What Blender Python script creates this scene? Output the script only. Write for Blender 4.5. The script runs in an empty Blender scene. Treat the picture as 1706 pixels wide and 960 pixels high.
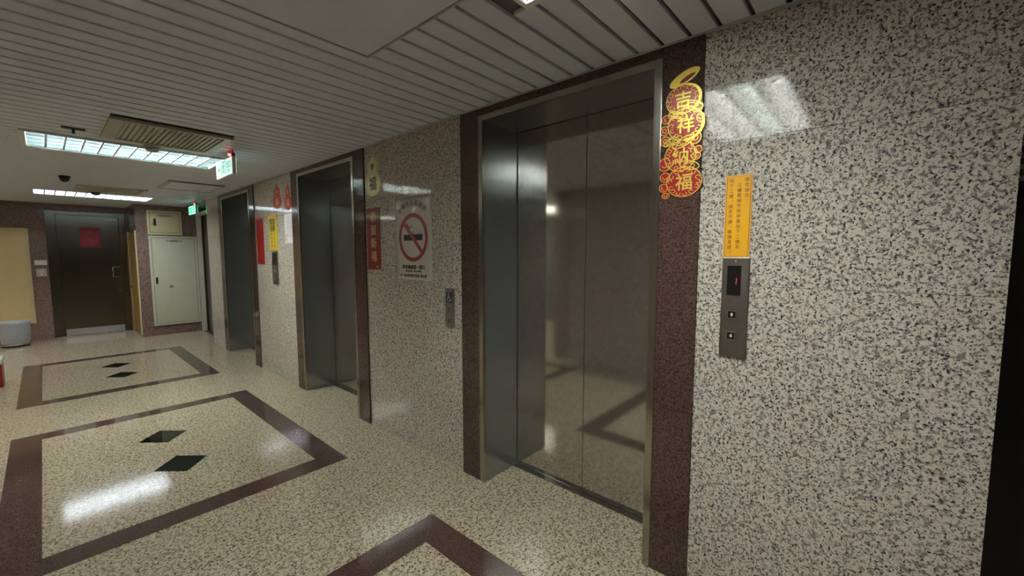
import bpy, bmesh, math, random
from mathutils import Matrix, Vector
random.seed(7)
C = bpy.context.scene
COL = C.collection

# ------------------------------------------------------------------ camera
W, WD, H, EYE = 1.845, 2.164, 2.40, 1.50        # lift wall, lift doors, ceiling, lens height
cam_data = bpy.data.cameras.new('camera')
cam = bpy.data.objects.new('camera', cam_data); COL.objects.link(cam); C.camera = cam
cam_data.sensor_fit = 'HORIZONTAL'; cam_data.sensor_width = 36.0
cam_data.lens = 685.76 / 1706 * 36.0
cam_data.clip_start = 0.02; cam_data.clip_end = 100
yaw, pitch = math.radians(48.676), math.radians(-4.658)
fw = Vector((math.sin(yaw) * math.cos(pitch), math.cos(yaw) * math.cos(pitch), math.sin(pitch)))
rt = Vector((math.cos(yaw), -math.sin(yaw), 0)); up = rt.cross(fw)
cam.matrix_world = Matrix.Translation((0, 0, EYE)) @ Matrix((rt, up, -fw)).transposed().to_4x4()

# ------------------------------------------------------------------ world, exposure
world = bpy.data.worlds.new('world'); C.world = world; world.use_nodes = True
world.node_tree.nodes['Background'].inputs[0].default_value = (0.5, 0.5, 0.52, 1)
world.node_tree.nodes['Background'].inputs[1].default_value = 0.02
C.view_settings.view_transform = 'Standard'; C.view_settings.look = 'None'
C.view_settings.gamma = 1.0; C.view_settings.use_curve_mapping = False
C.view_settings.exposure = 1.6
TUBE = 22.0            # emission of the fluorescent tubes
ANNEX_TUBE = 22.0

# ------------------------------------------------------------------ materials
def srgb(r, g, b):
    f = lambda c: (c / 255 / 12.92) if c / 255 <= .04045 else ((c / 255 + .055) / 1.055) ** 2.4
    return (f(r), f(g), f(b), 1)

def newmat(name):
    m = bpy.data.materials.new(name); m.use_nodes = True
    return m, m.node_tree, m.node_tree.nodes['Principled BSDF']

def position(nt, sx=1, sy=1, sz=1, obj=False):
    if obj:
        g = nt.nodes.new('ShaderNodeTexCoord'); out = g.outputs['Object']
    else:
        g = nt.nodes.new('ShaderNodeNewGeometry'); out = g.outputs['Position']
    mp = nt.nodes.new('ShaderNodeMapping'); mp.inputs['Scale'].default_value = (sx, sy, sz)
    nt.links.new(out, mp.inputs['Vector']); return mp.outputs['Vector']

def noise(nt, vec, scale, detail=2, rough=.5, dist=0):
    n = nt.nodes.new('ShaderNodeTexNoise'); n.inputs['Scale'].default_value = scale
    n.inputs['Detail'].default_value = detail; n.inputs['Roughness'].default_value = rough
    n.inputs['Distortion'].default_value = dist
    nt.links.new(vec, n.inputs['Vector']); return n.outputs['Fac']

def ramp(nt, fac, stops):
    r = nt.nodes.new('ShaderNodeValToRGB'); e = r.color_ramp.elements
    e[0].position, e[0].color = stops[0]; e[1].position, e[1].color = stops[1]
    for p, c in stops[2:]:
        x = e.new(p); x.color = c
    nt.links.new(fac, r.inputs[0]); return r.outputs[0]

def mix(nt, fac, a, b, mode='MIX'):
    m = nt.nodes.new('ShaderNodeMix'); m.data_type = 'RGBA'; m.blend_type = mode
    for s, v in ((0, fac), (6, a), (7, b)):
        if hasattr(v, 'node'): nt.links.new(v, m.inputs[s])
        else: m.inputs[s].default_value = v
    return m.outputs[2]

def plain(name, col, rough=.5, metal=0, var=.06, spec=.5, scale=6, coat=0, bump=0):
    m, nt, b = newmat(name)
    f = noise(nt, position(nt, obj=True), scale, 3)
    lo = tuple(c * (1 - var) for c in col[:3]) + (1,); hi = tuple(min(1, c * (1 + var)) for c in col[:3]) + (1,)
    nt.links.new(ramp(nt, f, [(.3, lo), (.7, hi)]), b.inputs['Base Color'])
    b.inputs['Roughness'].default_value = rough; b.inputs['Metallic'].default_value = metal
    b.inputs['Specular IOR Level'].default_value = spec; b.inputs['Coat Weight'].default_value = coat
    if bump:
        bp = nt.nodes.new('ShaderNodeBump'); bp.inputs['Strength'].default_value = bump; bp.inputs['Distance'].default_value = .002
        nt.links.new(noise(nt, position(nt, obj=True), 60, 2), bp.inputs['Height']); nt.links.new(bp.outputs[0], b.inputs['Normal'])
    return m

def granite(name, light, mid, dark, tint, scale, rough, cover=.45, ior=1.5, spec=.5):
    """speckled polished stone: light ground, greyish blotches, dark flecks, slow colour drift"""
    m, nt, b = newmat(name)
    v = position(nt)
    n1 = noise(nt, v, scale, 2.5, .62, .6)
    base = ramp(nt, n1, [(cover - .09, mid), (cover + .04, light)])
    n2 = noise(nt, v, scale * 1.7, 2, .55, .4)
    fleck = ramp(nt, n2, [(.37, (1, 1, 1, 1)), (.445, (0, 0, 0, 1))])
    c1 = mix(nt, fleck, base, dark)
    n3 = noise(nt, v, scale * 5, 2, .6)
    grain = ramp(nt, n3, [(.3, (.8, .8, .8, 1)), (.7, (1.12, 1.12, 1.12, 1))])
    c2 = mix(nt, 1.0, c1, grain, 'MULTIPLY')
    n4 = noise(nt, v, scale * .12, 3)
    drift = ramp(nt, n4, [(.42, (0, 0, 0, 1)), (.72, (.55, .55, .55, 1))])
    c3 = mix(nt, drift, c2, mix(nt, 1.0, c2, tint, 'MULTIPLY'))
    nt.links.new(c3, b.inputs['Base Color'])
    b.inputs['Roughness'].default_value = rough; b.inputs['IOR'].default_value = ior; b.inputs['Specular IOR Level'].default_value = spec
    return m

def steel(name, col, rough, sx=1, sy=1, sz=1, var=.1, bump=.03, metal=1):
    m, nt, b = newmat(name)
    v = position(nt, sx, sy, sz)
    f = noise(nt, v, 40, 4, .7)
    lo = tuple(c * (1 - var) for c in col[:3]) + (1,); hi = tuple(c * (1 + var) for c in col[:3]) + (1,)
    nt.links.new(ramp(nt, f, [(.3, lo), (.7, hi)]), b.inputs['Base Color'])
    b.inputs['Metallic'].default_value = metal
    rr = nt.nodes.new('ShaderNodeMapRange'); rr.inputs[3].default_value = rough * .8; rr.inputs[4].default_value = rough * 1.25
    nt.links.new(f, rr.inputs[0]); nt.links.new(rr.outputs[0], b.inputs['Roughness'])
    bp = nt.nodes.new('ShaderNodeBump'); bp.inputs['Strength'].default_value = bump; bp.inputs['Distance'].default_value = .001
    nt.links.new(f, bp.inputs['Height']); nt.links.new(bp.outputs[0], b.inputs['Normal'])
    return m

def glow(name, col, strength):
    m, nt, b = newmat(name)
    b.inputs['Base Color'].default_value = tuple(c * .4 for c in col[:3]) + (1,)
    b.inputs['Emission Color'].default_value = col; b.inputs['Emission Strength'].default_value = strength
    return m

M = {}
M['floor_granite'] = granite('beige floor granite', srgb(198, 185, 160), srgb(138, 126, 106), srgb(62, 56, 52), (1.0, .95, .90, 1), 56, .09, .475, spec=.3)
M['wall_granite'] = granite('grey beige wall granite', srgb(220, 211, 197), srgb(142, 133, 127), srgb(62, 59, 64), (1.0, .94, .90, 1), 72, .052, .475, 1.52)
M['brown_granite'] = granite('red brown granite', srgb(98, 76, 69), srgb(70, 52, 48), srgb(42, 34, 33), (1.0, .84, .80, 1), 110, .10, .49)
M['end_granite'] = granite('mauve brown granite', srgb(146, 124, 113), srgb(122, 102, 93), srgb(94, 78, 72), (1.0, .93, .88, 1), 40, .12, .47)
M['left_granite'] = granite('warm mauve granite', srgb(172, 154, 142), srgb(142, 124, 114), srgb(100, 86, 80), (1.0, .95, .9, 1), 45, .12, .47)
M['black_stone'] = granite('black polished stone', srgb(16, 20, 20), srgb(12, 14, 14), srgb(8, 9, 9), (1, 1, 1, 1), 90, .04, .47)
M['grout'] = plain('grout', srgb(96, 88, 76), .8)
M['slat'] = plain('painted aluminium slat', srgb(218, 224, 234), .42, var=.03)
M['slat_gap'] = plain('slat backing', srgb(92, 92, 90), .7)
M['wall_angle'] = plain('pale wall angle', srgb(178, 180, 180), .4)
M['lift_door'] = steel('dark etched steel', srgb(192, 188, 180)[:3], .08, 1, 1, 1, .12, .04, .9)
M['reveal'] = steel('brushed grey steel', srgb(166, 170, 172)[:3], .20, 6, 6, .25, .08, .03, .82)
M['casing'] = steel('bright steel casing', srgb(176, 172, 160)[:3], .2, 6, 6, .25, .06)
M['door_steel'] = steel('brown grey steel', srgb(124, 116, 104)[:3], .2, .3, 6, 6, .07, .02)
M['plate'] = steel('satin plate steel', srgb(150, 148, 144)[:3], .3, 1, 1, 8, .06)
M['chrome'] = steel('polished steel', srgb(214, 214, 210)[:3], .12, 1, 1, 1, .04, .0)
M['kick'] = steel('bright kick plate', srgb(216, 218, 218)[:3], .35, .3, 3, 6, .06)
M['louvre'] = steel('mirror louvre', srgb(215, 222, 224)[:3], .12, 1, 1, 1, .03, .0)
M['louvre_soft'] = steel('satin louvre', srgb(112, 126, 130)[:3], .42, 1, 1, 1, .03, .0)
M['housing'] = plain('white enamel', srgb(225, 228, 226), .35, var=.02)
M['cream'] = plain('cream enamel', srgb(214, 206, 162), .35, var=.03)
M['pale_green'] = plain('pale green grey enamel', srgb(204, 206, 180), .3, var=.03)
M['tan'] = plain('cream panel', srgb(206, 184, 134), .4, var=.04)
M['tan_frame'] = plain('cream frame', srgb(196, 180, 138), .4)
M['gold_board'] = plain('golden board', srgb(176, 142, 74), .35, var=.14, scale=9)
M['white_paint'] = plain('white door frame', srgb(212, 208, 192), .35)
M['dark_paint'] = plain('dark brown paint', srgb(60, 54, 46), .3)
M['black'] = plain('black plastic', srgb(14, 14, 15), .3)
M['very_dark'] = plain('shaded blue black', srgb(12, 15, 22), .5)  # shade of the unlit gap put into the cabinet colour
M['dark_room'] = plain('unlit back room tone', srgb(26, 28, 32), .8)  # near-black tone stands for the missing light in the back room
M['plaster'] = plain('grey green plaster', srgb(96, 98, 90), .8)
M['white_plastic'] = plain('white plastic', srgb(222, 222, 216), .35)
M['grey_plastic'] = plain('grey plastic', srgb(178, 172, 162), .4)
M['bin'] = granite('grey speckled bin', srgb(172, 176, 178), srgb(150, 154, 156), srgb(112, 116, 118), (1, 1, 1, 1), 90, .35)
M['yellow'] = plain('orange yellow card', srgb(246, 182, 34), .3, var=.04, coat=.3)
M['yellow2'] = plain('yellow plastic sign', srgb(212, 182, 52), .3, coat=.3)
M['yellow_edge'] = plain('pale orange margin', srgb(240, 176, 92), .3)
M['brown_ink'] = plain('brown ink', srgb(150, 82, 14), .5)
M['dark_ink'] = plain('dark ink', srgb(52, 46, 44), .5)
M['paper'] = plain('laminated paper', srgb(206, 198, 188), .18, var=.03, coat=.6, bump=.1)
M['white_paper'] = plain('white paper', srgb(226, 214, 218), .4, var=.02)
M['red_ring'] = plain('red print', srgb(160, 66, 66), .3)
M['black_print'] = plain('black print', srgb(50, 48, 54), .3)
M['grey_ink'] = plain('grey ink', srgb(120, 112, 120), .4)
M['red'] = plain('red paper', srgb(176, 30, 34), .28, var=.08, coat=.3)
M['deep_red'] = plain('dull red card', srgb(134, 26, 26), .3, var=.1, coat=.2)
M['dark_red'] = plain('dark red card', srgb(140, 20, 26), .3, var=.08)
M['faded_red'] = plain('faded red print', srgb(150, 66, 66), .4)
M['gold'] = plain('gold foil', srgb(238, 204, 92), .3, .55, var=.1, scale=30)
M['pale_gold'] = plain('pale gold foil', srgb(222, 208, 152), .3, .3, var=.12, scale=40)
M['gold_ink'] = plain('gold print', srgb(206, 172, 110), .3, .4)
M['blue_print'] = plain('blue grey print', srgb(52, 66, 92), .3)
M['rubber'] = plain('black rubber', srgb(20, 20, 20), .6)
M['tube_white'] = glow('daylight tube', (1.0, .985, .96, 1), TUBE)
M['tube_green'] = glow('greenish tube', (.86, 1.0, .93, 1), TUBE)
M['tube_blue'] = glow('cool tube', (.90, .92, 1.0, 1), TUBE * .7)
M['tube_warm'] = glow('warm tube', (1.0, .91, .78, 1), ANNEX_TUBE)
M['sign_white'] = glow('lit white sign face', (.74, 1.0, .92, 1), .27)
M['sign_green'] = glow('lit green print', (.02, .45, .25, 1), .28)
M['sign_green_face'] = glow('lit green sign face', (.06, .75, .38, 1), .42)
M['sign_mint'] = glow('lit mint print', (.60, 1.0, .82, 1), .42)
M['led_red'] = glow('red led', (1.0, .10, .08, 1), 2.2)
M['digit_red'] = glow('red digit', (.8, .10, .14, 1), .08)

# ------------------------------------------------------------------ helpers
def link(o, parent=None):
    COL.objects.link(o)
    if parent is not None: o.parent = parent
    return o

def tag(o, label=None, cat=None, group=None, kind=None):
    if label: o['label'] = label
    if cat: o['category'] = cat
    if group: o['group'] = group
    if kind: o['kind'] = kind
    return o

def thing(name, label, cat, loc=(0, 0, 0), frame=None, group=None):
    o = link(bpy.data.objects.new(name, None)); o.empty_display_size = .05
    R = Matrix.Identity(4)
    if frame == 'lift':      # local x runs to the viewer's right along the lift wall, z comes out of it
        R = Matrix(((0, 0, -1), (-1, 0, 0), (0, 1, 0))).to_4x4()
    if frame == 'end':       # a surface facing back towards the viewer
        R = Matrix(((1, 0, 0), (0, 0, -1), (0, 1, 0))).to_4x4()
    if frame == 'east':      # a surface facing +X
        R = Matrix(((0, 0, 1), (1, 0, 0), (0, 1, 0))).to_4x4()
    o.matrix_world = Matrix.Translation(loc) @ R
    return tag(o, label, cat, group)

def obj(name, bm, mat, parent=None, smooth=False, loc=None):
    bmesh.ops.recalc_face_normals(bm, faces=bm.faces)
    me = bpy.data.meshes.new(name); bm.to_mesh(me); bm.free()
    me.materials.append(M[mat] if isinstance(mat, str) else mat)
    if smooth: me.shade_smooth()
    o = bpy.data.objects.new(name, me)
    if loc: o.location = loc
    return link(o, parent)

def box(bm, x0, x1, y0, y1, z0, z1, bev=0):
    r = bmesh.ops.create_cube(bm, size=1.0)
    for v in r['verts']:
        v.co = Vector(((x0 + x1) / 2 + v.co.x * (x1 - x0), (y0 + y1) / 2 + v.co.y * (y1 - y0), (z0 + z1) / 2 + v.co.z * (z1 - z0)))
    if bev:
        es = list({e for v in r['verts'] for e in v.link_edges})
        bmesh.ops.bevel(bm, geom=es, offset=bev, segments=2, affect='EDGES', profile=.6)
    return bm

def bx(*a, bev=0): return box(bmesh.new(), *a, bev=bev)

def prism(bm, pts, z0, z1):
    """polygon in local xy, extruded along z"""
    a = [bm.verts.new((x, y, z0)) for x, y in pts]; b = [bm.verts.new((x, y, z1)) for x, y in pts]
    bm.faces.new(b); bm.faces.new(a[::-1]); n = len(pts)
    for i in range(n): bm.faces.new((a[i], a[(i + 1) % n], b[(i + 1) % n], b[i]))
    return bm

def strip(bm, pts, w, z0, z1, closed=False):
    """ribbon of width w along a polyline in local xy"""
    n = len(pts); L = []; R = []
    for i, (x, y) in enumerate(pts):
        p = pts[(i - 1) % n] if closed or i > 0 else pts[i]
        q = pts[(i + 1) % n] if closed or i < n - 1 else pts[i]
        dx, dy = q[0] - p[0], q[1] - p[1]; d = math.hypot(dx, dy) or 1
        ww = w(i / (n - 1)) if callable(w) else w
        L.append((x - dy / d * ww / 2, y + dx / d * ww / 2)); R.append((x + dy / d * ww / 2, y - dx / d * ww / 2))
    m = n if closed else n - 1
    vl = [[bm.verts.new((a[0], a[1], z)) for a in s] for s in (L, R) for z in (z0, z1)]
    L0, L1, R0, R1 = vl
    for i in range(m):
        j = (i + 1) % n
        bm.faces.new((L1[i], L1[j], R1[j], R1[i])); bm.faces.new((L0[i], R0[i], R0[j], L0[j]))
        bm.faces.new((L0[i], L0[j], L1[j], L1[i])); bm.faces.new((R0[i], R1[i], R1[j], R0[j]))
    if not closed:
        bm.faces.new((L0[0], L1[0], R1[0], R0[0])); bm.faces.new((L0[-1], R0[-1], R1[-1], L1[-1]))
    return bm

def circle(cx, cy, rx, ry=None, n=28, a0=0, a1=360, rot=0):
    ry = ry or rx; out = []; full = abs(a1 - a0) >= 360
    for i in range(n if full else n + 1):
        a = math.radians(a0 + (a1 - a0) * i / n); x, y = rx * math.cos(a), ry * math.sin(a)
        c, s = math.cos(math.radians(rot)), math.sin(math.radians(rot))
        out.append((cx + x * c - y * s, cy + x * s + y * c))
    return out

def lathe(bm, prof, n=32, cx=0, cy=0):
    rings = [[bm.verts.new((cx + r * math.cos(2 * math.pi * i / n), cy + r * math.sin(2 * math.pi * i / n), z)) for i in range(n)] for r, z in prof]
    for a, b in zip(rings, rings[1:]):
        for i in range(n): bm.faces.new((a[i], a[(i + 1) % n], b[(i + 1) % n], b[i]))
    bm.faces.new(rings[0][::-1]); bm.faces.new(rings[-1])
    return bm

def tube(bm, pts, r, n=10):
    """round bar along a 3-D polyline"""
    pts = [Vector(p) for p in pts]; rings = []
    for i, p in enumerate(pts):
        t = (pts[min(i + 1, len(pts) - 1)] - pts[max(i - 1, 0)]).normalized()
        u = t.orthogonal().normalized() if i == 0 else (u - t * u.dot(t)).normalized()
        v = t.cross(u)
        rings.append([bm.verts.new(p + r * (math.cos(2 * math.pi * k / n) * u + math.sin(2 * math.pi * k / n) * v)) for k in range(n)])
    for a, b in zip(rings, rings[1:]):
        for i in range(n): bm.faces.new((a[i], a[(i + 1) % n], b[(i + 1) % n], b[i]))
    bm.faces.new(rings[0][::-1]); bm.faces.new(rings[-1])
    return bm

def text(s, size, mat, parent, x, y, z, sx=1.0, line=1.0, ext=.0004, name='lettering', bold=0, rot=0):
    cu = bpy.data.curves.new('text', 'FONT'); cu.body = s; cu.size = size; cu.align_x = 'CENTER'; cu.align_y = 'CENTER'
    cu.extrude = ext; cu.offset = bold; cu.resolution_u = 2; cu.space_line = line
    t = bpy.data.objects.new('text', cu); COL.objects.link(t)
    bpy.context.view_layer.update()
    me = bpy.data.meshes.new_from_object(t.evaluated_get(bpy.context.evaluated_depsgraph_get()))
    bpy.data.objects.remove(t); bpy.data.curves.remove(cu)
    if len(me.vertices):          # centre on the ink
        xs = [v.co.x for v in me.vertices]; ys = [v.co.y for v in me.vertices]
        me.transform(Matrix.Translation((-(min(xs) + max(xs)) / 2, -(min(ys) + max(ys)) / 2, 0)))
    me.transform(Matrix.Rotation(math.radians(rot), 4, 'Z') @ Matrix.Diagonal((sx, 1, 1, 1)))
    me.materials.clear(); me.materials.append(M[mat]); me.name = name
    o = bpy.data.objects.new(name, me); o.location = (x, y, z)
    return link(o, parent)

def column(chars, x, ytop, pitch, size, mat, parent, z, sx=1.0, bold=0):
    """characters set one under another, each a part of its own"""
    for i, ch in enumerate(chars):
        if ch == ' ': continue
        text(ch, size, mat, parent, x + (size * .25 if ch in '，！' else 0) , ytop - pitch * (i + .5), z, sx, bold=bold, name='character')

# ------------------------------------------------------------------ floor
S = .664; GX = .571; GY = 1.685; B = .1665; GAP = .0011
floor = obj('floor', bx(-3.4, 3.2, -2.7, 11.3, -.12, -.0022), 'grout'); tag(floor, kind='structure')
frames = [(GY - 3 * S, GY), (GY + 2 * S, GY + 5 * S), (GY + 7 * S, GY + 10 * S)]
XI0, XI1 = GX - S, GX + S
def inset(p, g=GAP):
    n = len(p); out = []
    for i in range(n):
        a, b, c = Vector(p[i - 1]), Vector(p[i]), Vector(p[(i + 1) % n])
        d1 = (b - a).normalized(); d2 = (c - b).normalized()
        n1 = Vector((-d1.y, d1.x)); n2 = Vector((-d2.y, d2.x))
        k = 1 + n1.dot(n2); off = (n1 + n2) / k * g if k > .05 else n1 * g
        out.append((b + off)[:])
    return out
def floor_piece(name, poly, mat): return obj(name, prism(bmesh.new(), inset(poly), -.02, 0), mat, floor)
diamonds = [(GX, f[0] + S * k) for f in frames for k in (1, 2)]
DX, DY = .155, .168
floor_x1 = {}
def in_room(x0, x1, y0, y1):
    if x0 >= 1.85 and not (y1 < -.2): return True
    return True
for i in range(-6, 4):
    for j in range(-7, 15):
        x0, x1 = GX + i * S, GX + (i + 1) * S; y0, y1 = GY + j * S, GY + (j + 1) * S
        x0, x1, y0, y1 = max(x0, -3.25), min(x1, 3.1), max(y0, -2.6), min(y1, 11.2)
        if x1 - x0 < .03 or y1 - y0 < .03: continue
        if x0 < -.7 and y1 < 3.3: continue                      # behind the left wall
        if x0 > 1.9 and y0 > .4: continue                       # behind the lifts
        poly = [(x0, y0), (x1, y0), (x1, y1), (x0, y1)]
        done = False
        for (a, b) in frames:
            O = (XI0 - B, XI1 + B, a - B, b + B)
            ix0, ix1, iy0, iy1 = max(x0, O[0]), min(x1, O[1]), max(y0, O[2]), min(y1, O[3])
            if ix1 - ix0 < .01 or iy1 - iy0 < .01: continue
            inner = x0 > XI0 - .01 and x1 < XI1 + .01 and y0 > a - .01 and y1 < b + .01
            if inner:
                pts = []
                for (px, py), (sx, sy) in zip(poly, ((1, 1), (-1, 1), (-1, -1), (1, -1))):
                    if any(abs(px - d[0]) < .01 and abs(py - d[1]) < .01 for d in diamonds):
                        q = [(px, py + sy * DY), (px + sx * DX, py)]
                        if sx * sy < 0: q = q[::-1]
                        pts += q
                    else: pts.append((px, py))
                poly = pts
            else:
                full_x = ix1 - ix0 > x1 - x0 - .01; full_y = iy1 - iy0 > y1 - y0 - .01
                if full_x:
                    poly = [(x0, iy1), (x1, iy1), (x1, y1), (x0, y1)] if iy0 - y0 < .01 else [(x0, y0), (x1, y0), (x1, iy0), (x0, iy0)]
                elif full_y:
                    poly = [(ix1, y0), (x1, y0), (x1, y1), (ix1, y1)] if ix0 - x0 < .01 else [(x0, y0), (ix0, y0), (ix0, y1), (x0, y1)]
                else:                                            # corner: an L-shaped tile
                    lx, ly = ix0 - x0 < .01, iy0 - y0 < .01
                    if lx and ly: poly = [(ix1, y0), (x1, y0), (x1, y1), (x0, y1), (x0, iy1), (ix1, iy1)]
                    elif lx: poly = [(x0, y0), (x1, y0), (x1, y1), (ix1, y1), (ix1, iy0), (x0, iy0)]
                    elif ly: poly = [(x0, y0), (ix0, y0), (ix0, iy1), (x1, iy1), (x1, y1), (x0, y1)]
                    else: poly = [(x0, y0), (x1, y0), (x1, iy0), (ix0, iy0), (ix0, y1), (x0, y1)]
            break
        floor_piece('floor_tile', poly, 'floor_granite')
for (a, b) in frames:
    for k in range(3):                                           # side bands, mitred at the corners
        ya, yb = a + k * S, a + (k + 1) * S
        if yb < -2.5: continue
        ea, eb = (B if k == 0 else 0), (B if k == 2 else 0)
        floor_piece('border_stone', [(XI1, ya), (XI1 + B, ya - ea), (XI1 + B, yb + eb), (XI1, yb)], 'brown_granite')
        floor_piece('border_stone', [(XI0 - B, ya - ea), (XI0, ya), (XI0, yb), (XI0 - B, yb + eb)], 'brown_granite')
    for k in range(2):
        xa, xb = XI0 + k * S, XI0 + (k + 1) * S; ea, eb = (B if k == 0 else 0), (B if k == 1 else 0)
        floor_piece('border_stone', [(xa, b), (xb, b), (xb + eb, b + B), (xa - ea, b + B)], 'brown_granite')
        floor_piece('border_stone', [(xa - ea, a - B), (xb + eb, a - B), (xb, a), (xa, a)], 'brown_granite')
for dx, dy in diamonds:
    floor_piece('diamond_inlay', [(dx - DX, dy), (dx, dy - DY), (dx + DX, dy), (dx, dy + DY)], 'black_stone')

# ------------------------------------------------------------------ lift wall
ROWS = [0, .80, 1.375, 1.949, H]
spans = [(-.296, .566), (2.06, 3.29), (4.831, 6.05), (7.652, 8.39)]
lifts = [(.566, 2.06), (3.29, 4.831), (6.05, 7.652)]
bm = bmesh.new()
for a, b in spans: box(bm, W + .02, W + .30, max(a, -.275), b, 0, H + .1)
for a, b in lifts: box(bm, W + .02, W + .30, a, b, 2.36, H + .1)
box(bm, W + .02, W + .30, 8.39, 11.2, 2.34, H + .1)
wall = obj('wall_right', bm, 'grout'); tag(wall, kind='structure')
for a, b in spans:
    for z0, z1 in zip(ROWS, ROWS[1:]):
        obj('granite_slab', bx(W, W + .02, a + .0008, b - .0008, z0 + .0009, z1 - .0009), 'wall_granite', wall)
obj('granite_slab', bx(W, W + .02, 8.39, 9.92, 2.34, H), 'end_granite', wall)
obj('end_slab', bx(W + .0205, W + .30, -.2955, -.2755, .001, H), 'wall_granite', wall)

def portal(n, a, b):
    """red-brown stone surround of one lift: two columns and a lintel, 12 mm proud of the wall"""
    bm = bx(W + .015, W + .30, a + .01, a + .17, 0, 2.39)
    box(bm, W + .015, W + .30, b - .17, b - .01, 0, 2.39)
    t = obj('trim_%d' % n, bm, 'grout'); tag(t, kind='structure')
    x0, x1 = W - .012, W + .02
    for y0, y1 in ((a, a + .17), (b - .17, b)):
        for z0, z1 in ((0, .80), (.80, 1.375), (1.375, 1.949), (1.949, H)):
            obj('brown_stone', bx(x0, x1, y0, y1, z0 + .0006, z1 - .0006, bev=.002), 'brown_granite', t)
    obj('lintel_stone', bx(x0, x1, a + .1705, b - .1705, 2.352, H, bev=.002), 'brown_granite', t)
for n, (a, b) in enumerate(lifts): portal(n + 1, a, b)

def elevator(a, b, label):
    """steel casing, reveals, soffit, sill and two sliding leaves"""
    a, b = a + .17, b - .17; zt = 2.316; e = .036; f = W - .016
    root = thing('elevator', label, 'elevator', (WD, (a + b) / 2, 0), group='lifts in the granite wall')
    off = Vector((-WD, -(a + b) / 2, 0))
    def part(name, bm, mat, p=root, **k):
        o = obj(name, bm, mat, p, **k)
        if p is root: o.location = off
        return o
    part('casing', bx(f, W + .005, a, a + e, 0, zt + e, bev=.0025), 'casing')
    part('casing', bx(f, W + .005, b - e, b, 0, zt + e, bev=.0025), 'casing')
    part('casing', bx(f, W + .005, a + e, b - e, zt, zt + e, bev=.0025), 'casing')
    part('reveal', bx(W + .005, WD + .03, a + .01, a + e, 0, zt + .02), 'reveal')
    part('reveal', bx(W + .005, WD + .03, b - e, b - .01, 0, zt + .02), 'reveal')
    part('soffit', bx(W + .005, WD + .03, a + e, b - e, zt, zt + .02), 'reveal')
    part('sill', bx(WD - .045, WD + .04, a + e, b - e, -.004, .003, bev=.001), 'chrome')
    m = (a + b) / 2
    part('door_leaf', bx(WD, WD + .02, a + e + .006, m - .0015, .005, zt - .003, bev=.0015), 'lift_door')
    part('door_leaf', bx(WD, WD + .02, m + .0015, b - e - .006, .005, zt - .003, bev=.0015), 'lift_door')
    part('shaft_back', bx(WD + .03, WD + .045, a, b, 0, zt + .05), 'black')
    return root
elevator(*lifts[0], 'dark mirror-like steel lift doors nearest the camera, beside the gold gourd decoration')
elevator(*lifts[1], 'dark steel lift in the middle, between the no smoking poster and the yellow sign')
elevator(*lifts[2], 'farthest dark steel lift, its doors hidden behind its reveal, left of the long red strip')

# side doorway past the third lift
d2 = obj('door_2', bx(2.135, 2.17, 8.30, 9.93, 0, 2.30), 'dark_paint'); tag(d2, kind='structure')
obj('door_frame', bx(2.00, 2.075, 9.86, 9.915, 0, 2.30, bev=.003), 'white_paint', d2)
obj('door_frame', bx(2.00, 2.075, 8.30, 8.385, 0, 2.30, bev=.003), 'white_paint', d2)
obj('door_frame', bx(1.99, 2.075, 8.385, 9.86, 2.24, 2.30, bev=.003), 'white_paint', d2)
obj('door_leaf', bx(2.10, 2.13, 8.39, 9.855, .01, 2.24, bev=.002), 'dark_paint', d2)
obj('door_sill', bx(2.00, 2.13, 8.39, 9.855, .001, .006), 'plate', d2)

# ------------------------------------------------------------------ other walls
YE = 11.0; YC = 9.92
we = obj('wall_back', bx(-3.4, 3.2, YE + .02, YE + .15, -.01, H + .1), 'grout'); tag(we, kind='structure')
for x0, x1 in ((-3.4, -2.2), (-2.2, -1.2), (-1.2, -.14), (-.14, .063)):
    for z0, z1 in ((0, .8), (.8, 1.6), (1.6, H)):
        obj('stone_panel', bx(x0 + .0006, x1 - .0006, YE, YE + .02, z0 + .0006, z1 - .0006), 'end_granite', we)
obj('stone_panel', bx(.0636, 1.13, YE, YE + .02, 2.292, H), 'end_granite', we)
obj('stone_panel', bx(1.0936, 1.13, YE, YE + .02, 0, 2.29), 'end_granite', we)
wc = obj('wall_cabinets', bx(1.15, 3.2, YC + .02, YE, -.01, H + .1), 'grout')
wc.name = 'wall_back.001'; tag(wc, kind='structure')
for x0, x1 in ((1.13, 1.28), (1.28, 1.62), (1.62, 2.2)):
    for z0, z1 in ((0, .178), (.178, 1.86), (1.86, H)):
        obj('stone_panel', bx(x0 + .0005, x1 - .0005, YC, YC + .02, z0 + .0005, z1 - .0005), 'end_granite', wc)
obj('stone_panel', bx(1.128, 1.148, YC + .0205, YE - .001, 0, H), 'end_granite', wc)

wl = obj('wall_left', bx(-.75, -.62, -2.6, 3.245, -.01, H + .1), 'grout'); tag(wl, kind='structure')
for y0, y1 in ((-2.6, -1.2), (-1.2, .2), (.2, 1.6), (1.6, 3.0)):
    for z0, z1 in zip(ROWS, ROWS[1:]):
        obj('stone_panel', bx(-.62, -.60, y0 + .0006, y1 - .0006, z0 + .0006, z1 - .0006), 'left_granite', wl)
obj('stone_panel', bx(-.62, -.60, 3.0006, 3.245, 0, H), 'left_granite', wl)
obj('corner_pillar', bx(-.75, -.588, 3.246, 3.50, 0, H, bev=.003), 'end_granite', wl)
wa = obj('wall_annex', bm := bx(-3.35, -3.25, 3.3, 11.1, -.01, H + .1), 'plaster'); wa.name = 'wall_left.001'; tag(wa, kind='structure')
wb = obj('wall_left.002', bx(-3.3, -.75, 3.30, 3.40, -.01, H + .1), 'plaster'); tag(wb, kind='structure')
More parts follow.
